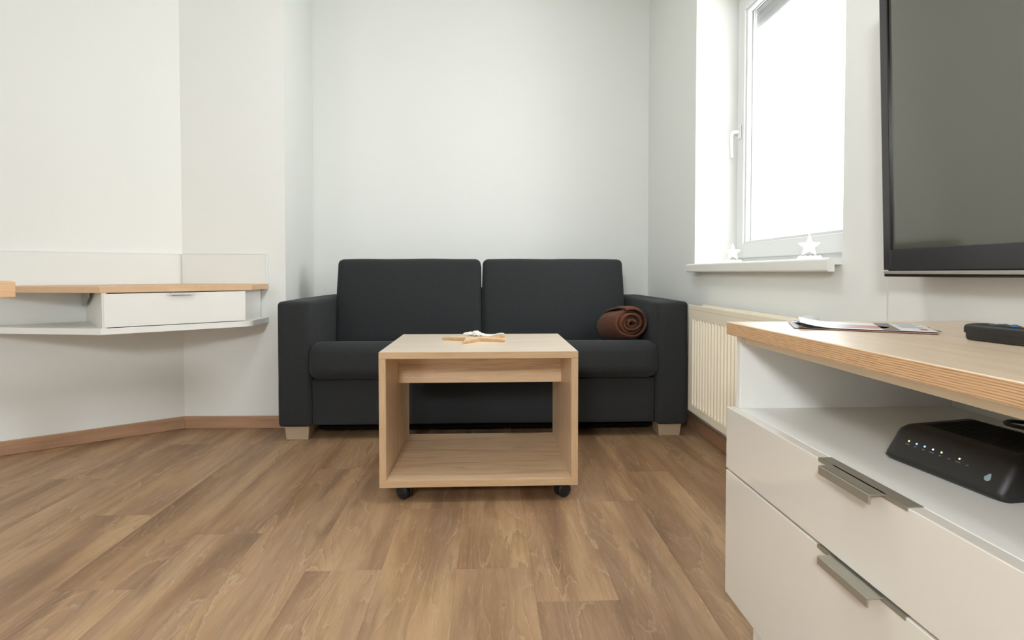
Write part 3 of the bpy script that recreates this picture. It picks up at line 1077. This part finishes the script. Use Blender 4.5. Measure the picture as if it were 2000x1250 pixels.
for z0_, z1_ in ((0.378, 0.507), (0.111, 0.3735)):
    d_ = obj('drawer', bx(KX0, KX0 + 0.020, KY0 + 0.001, KY1 - 0.002, z0_, z1_, bevel=0.0012, seg=2), 'white_gloss', sb)
    handle(z1_, 0.662, 0.848, d_)

# ------------------------------------------------------------------ wall panel behind the television and the television
wp = tag(obj('wall_panel', bx(1.032, XR - 0.0005, -0.2, 1.437, 0.55, 1.75, bevel=0.001), 'white_laminate'),
         'white board on the wall behind the television', 'panel')
TVX, TVY1, TVY0, TVZ0, TVZ1 = 0.950, 1.340, 0.200, 0.781, 1.470
tv = thing('television', 'large flat television with dark frame mounted over the sideboard', 'television', (TVX, (TVY0 + TVY1) / 2, TVZ0), (0, math.radians(-2.0), 0))
W_, H_ = (TVY1 - TVY0) / 2, TVZ1 - TVZ0
bm = new()
box(bm, 0.006, 0.050, -W_ + 0.004, W_ - 0.004, 0.004, H_ - 0.003, 0.006, 2)
obj('back_shell', bm, 'bezel_edge', tv, local=True)
bm = new()
bz, bb_ = 0.0255, 0.064
box(bm, 0, 0.012, -W_, -W_ + bz, 0.016, H_, 0.0015)
box(bm, 0, 0.012, W_ - bz, W_, 0.016, H_, 0.0015)
box(bm, 0, 0.012, -W_ + bz - 0.001, W_ - bz + 0.001, 0.016, bb_, 0.0015)
box(bm, 0, 0.012, -W_ + bz - 0.001, W_ - bz + 0.001, H_ - bz, H_, 0.0015)
fr = obj('bezel', bm, 'bezel', tv, local=True)
obj('screen', bx(0.0045, 0.0065, -W_ + bz - 0.002, W_ - bz + 0.002, bb_ - 0.002, H_ - bz + 0.002), 'screen', tv, local=True)
obj('trim_strip', bx(-0.0012, 0.012, -W_ + 0.002, W_ - 0.002, 0.006, 0.0135, bevel=0.001), 'chrome', tv, local=True, label='silver trim strip along the lower edge')
obj('lower_lip', bx(0.0, 0.016, -W_ + 0.001, W_ - 0.001, 0.0, 0.0065, bevel=0.002), 'bezel_edge', tv, local=True)
obj('screen_rim', bx(-0.0003, 0.005, W_ - bz - 0.0025, W_ - bz + 0.0003, bb_ - 0.001, H_ - bz), 'bezel_edge', fr, local=True)
obj('screen_rim', bx(-0.0003, 0.005, -W_ + bz - 0.0003, -W_ + bz + 0.0025, bb_ - 0.001, H_ - bz), 'bezel_edge', fr, local=True)
obj('wall_mount', bx(0.050, 0.0815, -0.16, 0.16, 0.22, 0.46, bevel=0.003), 'black_plastic', tv, local=True)

# ------------------------------------------------------------------ leaflets on the sideboard
LZ = zt1


def leaflet(name, cx, cy, ang, z_, lift, mat, label, prints=False, wx=0.21, wy=0.148, bend=0.0):
    e = thing(name, label, 'brochure', (cx, cy, z_), (0, 0, math.radians(ang)), 'leaflets on the sideboard')
    bm = new()
    nx, ny = 16, 4

    def hgt(u, v):
        a = max(0.0, (0.30 - u) / 0.30)
        return lift * a * a + bend * (1 - (2 * u - 1) ** 2)
    for s, dz in ((1, 0.0006), (-1, 0.0)):
        vs_ = [[bm.verts.new(((i / nx - 0.5) * wx, (j / ny - 0.5) * wy, hgt(i / nx, j / ny) + dz)) for j in range(ny + 1)] for i in range(nx + 1)]
        for i in range(nx):
            for j in range(ny):
                f = (vs_[i][j], vs_[i + 1][j], vs_[i + 1][j + 1], vs_[i][j + 1])
                bm.faces.new(f if s > 0 else f[::-1])
        if s > 0: up = vs_
        else:
            dn = vs_
    per = [(i, 0) for i in range(nx)] + [(nx, j) for j in range(ny)] + [(i, ny) for i in range(nx, 0, -1)] + [(0, j) for j in range(ny, 0, -1)]
    for a, b in zip(per, per[1:] + per[:1]):
        bm.faces.new((up[a[0]][a[1]], up[b[0]][b[1]], dn[b[0]][b[1]], dn[a[0]][a[1]]))
    sheet = obj('sheet', bm, mat, e, local=True)
    if prints:
        def patchq(nm, u0, u1, v0, v1, m, dz=0.0009):
            b2 = new()
            n2 = 6
            g0 = [[b2.verts.new(((u0 + (u1 - u0) * i / n2 - 0.5) * wx, (v - 0.5) * wy, hgt(u0 + (u1 - u0) * i / n2, v) + dz)) for v in (v0, v1)] for i in range(n2 + 1)]
            for a, b in zip(g0, g0[1:]):
                b2.faces.new((a[0], b[0], b[1], a[1]))
            r = bmesh.ops.extrude_face_region(b2, geom=list(b2.faces))
            bmesh.ops.translate(b2, verts=[x for x in r['geom'] if isinstance(x, bmesh.types.BMVert)], vec=(0, 0, 0.0001))
            obj(nm, b2, m, sheet, local=True)
        patchq('printed_photo', 0.625, 0.745, 0.0, 0.52, 'print_brown')
        patchq('printed_photo', 0.625, 0.745, 0.52, 1.0, 'print_bluephoto')
        for q in range(5):
            patchq('printed_line', 0.79, 0.97 - 0.03 * (q % 3), 0.84 - q * 0.11, 0.87 - q * 0.11, 'print_grey')
        patchq('printed_stamp', 0.90, 0.955, 0.12, 0.30, 'print_red')
        b2 = new()
        lathe(b2, [(1, 0), (1, 0.0001)], (0, 0, 0), 28)
        for v in b2.verts:
            v.co = Vector((v.co.x * 0.050, v.co.y * 0.032, v.co.z + 0.0009))
        ov = obj('printed_oval', b2, 'print_oval', sheet, local=True)
        ov.location = ((0.46 - 0.5) * wx, (0.34 - 0.5) * wy, hgt(0.46, 0.3))
    return e


leaflet('leaflet', 0.690, 1.062, -24, LZ + 0.0002, 0.001, 'paper_dark', 'dark leaflet at the bottom of the stack on the sideboard', wx=0.205)
leaflet('leaflet', 0.702, 1.040, -33, LZ + 0.0012, 0.002, 'paper_rose', 'rose brown leaflet low in the stack on the sideboard')
leaflet('leaflet', 0.708, 1.060, -20, LZ + 0.0022, 0.003, 'paper_blue', 'dark blue leaflet just under the white one on the sideboard')
leaflet('leaflet', 0.703, 1.050, -28, LZ + 0.0034, 0.009, 'paper_white', 'white leaflet with orange oval on top of the stack', prints=True, bend=0.0)

# ------------------------------------------------------------------ remote control
rc_dir = math.atan2(-0.076, 0.010)
rm = thing('remote_control', 'black remote control with coloured keys on the sideboard', 'remote', (0.772, 0.765, LZ), (0, 0, rc_dir))
bm = roundbox(0.098, 0.024, 0.0122, 0.006, n=8)
for v in bm.verts:
    f_ = (v.co.x + 0.098) / 0.196
    if v.co.z < 0:
        v.co.y *= 0.97
        if f_ < 0.15: v.co.x += 0.003 * (1 - f_ / 0.15)
    else:
        v.co.z += 0.0012 * (1 - (v.co.y / 0.024) ** 2)
moved(bm, T((0, 0, 0.0124)))
body = obj('body', bm, 'black_plastic', rm, local=True, smooth=True)


def key(x, y, m, rx=0.006, ry=0.0032):
    b2 = lathe(new(), [(1.0, 0.0), (1.0, 0.5), (0.8, 0.9), (0.1, 1.0)], (0, 0, 0), 12)
    for v in b2.verts:
        v.co = Vector((x + v.co.x * rx, y + v.co.y * ry, 0.0238 + v.co.z * 0.0032))
    obj('key', b2, m, rm, local=True, smooth=True)


for i, m in enumerate(('key_blue', 'key_yellow', 'key_green', 'key_red')):
    key(-0.035 + i * 0.0145, -0.004 + 0.001 * i, m)
for i in range(6):
    for j in (-0.012, 0.0, 0.012):
        key(0.022 + i * 0.0115, j, 'key_grey', 0.0038, 0.0038)
for j in (-0.010, 0.004, 0.013):
    key(-0.062, j, 'key_grey', 0.0045, 0.0035)
    key(-0.048, j, 'key_grey', 0.0045, 0.0035) if j > 0 else None

# ------------------------------------------------------------------ router in the open compartment
RT0 = Vector((0.607, 0.852))
ra = math.atan2(-0.178, 0.019)
rt = thing('router', 'black internet router with glowing status lights inside the sideboard', 'router', (RT0.x, RT0.y, 0.507), (0, 0, ra))
# local x runs along the front edge, local y away from the front, z up
LR, DR, HR = 0.184, 0.170, 0.053
prof = [(0.006, 0.0), (0.0, 0.006), (0.002, 0.013), (0.021, 0.0445), (0.026, 0.0495), (0.036, HR), (DR - 0.03, HR + 0.004), (DR - 0.008, HR - 0.002), (DR, HR - 0.012), (DR, 0.004), (DR - 0.004, 0.0)]
bm = new()
NX = 12
rings = []
for i in range(NX + 1):
    u = i / NX
    e_ = min(u, 1 - u) * LR
    k_ = 1.0 if e_ > 0.016 else math.sqrt(max(0.0, 1 - ((0.016 - e_) / 0.016) ** 2))
    x = u * LR
    rings.append([bm.verts.new((x, y + (0.012 * (1 - k_) if y < 0.08 else -0.012 * (1 - k_)), z_ * (0.55 + 0.45 * k_))) for y, z_ in prof])
    if i in (0,):
        pass
m = len(prof)
for a, b in zip(rings, rings[1:]):
    for j in range(m):
        bm.faces.new((a[j], b[j], b[(j + 1) % m], a[(j + 1) % m]))
bm.faces.new(rings[0]); bm.faces.new(rings[-1][::-1])
xs_ = [0, 0.004, 0.010, 0.018]
for i in range(NX + 1):
    u = i / NX
    xx = u * LR
    if i <= 3: xx = xs_[i]
    elif i >= NX - 3: xx = LR - xs_[NX - i]
    else: xx = xs_[3] + (LR - 2 * xs_[3]) * (i - 3) / (NX - 6)
    e_ = min(xx, LR - xx)
    k_ = 1.0 if e_ > 0.016 else math.sqrt(max(0.0, 1 - ((0.016 - e_) / 0.016) ** 2))
    for j, (y, z_) in enumerate(prof):
        rings[i][j].co = Vector((xx, y + (0.008 * (1 - k_) if y < 0.08 else -0.008 * (1 - k_)), z_ * (0.78 + 0.22 * k_)))
obj('shell', bm, 'router_shell', rt, local=True, smooth=True)
for i in range(26):
    x = 0.024 + i * 0.0053
    bm = new()
    ya, yb = 0.052, DR - 0.034
    za = HR + 0.004 * (ya - 0.042) / (DR - 0.072)
    zb = HR + 0.004 * (yb - 0.042) / (DR - 0.072)
    box(bm, x, x + 0.0022, ya, yb, -0.0006, 0.0008, 0.0)
    for v in bm.verts:
        v.co.z += za + (zb - za) * (v.co.y - ya) / (yb - ya)
    obj('vent_rib', bm, 'router_vent', rt, local=True)
sl = math.atan2(0.0315, 0.019)
nrm = Vector((0, -math.sin(sl), math.cos(sl)))


def on_face(x, s_):  # s_ runs up the sloping front
    b = Vector((x, 0.002, 0.013))
    return b + Vector((0, math.cos(sl), math.sin(sl))) * s_ + nrm * 0.0004


for i, m_ in enumerate(('led_yellow', 'led_blue', 'led_blue', 'led_white', 'led_green', None, 'led_green', None)):
    x = 0.034 + i * 0.0136
    if m_:
        b2 = lathe(new(), [(0.0013, -0.0002), (0.0013, 0.0003), (0.0009, 0.0007), (0.0002, 0.0009)], (0, 0, 0), 10)
        moved(b2, T(on_face(x, 0.0235)) @ R(sl, 'X'))
        obj('status_light', b2, m_, rt, local=True)
    b2 = bx(-0.0034 if i in (0, 3, 6) else -0.002, 0.0034 if i in (0, 3, 6) else 0.002, -0.0006, 0.0006, -0.0002, 0.0001)
    moved(b2, T(on_face(x, 0.0185)) @ R(sl, 'X'))
    obj('printed_caption', b2, 'label_grey', rt, local=True)
b2 = new()
pts = []
for i in range(20):
    a = 2 * PI * i / 20
    rr = 0.0042
    x_, y_ = rr * math.sin(a), rr * math.cos(a)
    if y_ > 0: x_ *= 1 - 0.55 * (y_ / rr)
    pts.append((x_, y_ * (1.6 if y_ > 0 else 1.0)))
prism(b2, pts, -0.0002, 0.0002)
moved(b2, T(on_face(0.160, 0.012)) @ R(sl, 'X') @ R(-0.25, 'Z'))
obj('drop_logo', b2, 'logo_pale', rt, local=True, label='pale drop shaped emblem')

cb = [(0.806, 0.690, 0.530), (0.806, 0.720, 0.545), (0.796, 0.762, 0.559), (0.788, 0.798, 0.562), (0.789, 0.828, 0.560), (0.801, 0.850, 0.558), (0.827, 0.864, 0.556),
      (0.864, 0.858, 0.550), (0.908, 0.820, 0.532), (0.935, 0.74, 0.5125), (0.95, 0.62, 0.5125), (0.95, 0.48, 0.5125), (0.95, 0.40, 0.5125)]
def catmull(p, n=6):
    p = [Vector(v) for v in p]
    out = []
    for i in range(len(p) - 1):
        a, b, c, d = p[max(i - 1, 0)], p[i], p[i + 1], p[min(i + 2, len(p) - 1)]
        for k in range(n):
            t_ = k / n
            out.append(0.5 * ((2 * b) + (c - a) * t_ + (2 * a - 5 * b + 4 * c - d) * t_ ** 2 + (3 * b - a - 3 * c + d) * t_ ** 3))
    out.append(p[-1])
    return out


tag(obj('power_cable', tube(new(), catmull(cb), 0.0030, 8), 'black_rubber', smooth=True), 'black cable looping behind the router in the sideboard', 'cable')
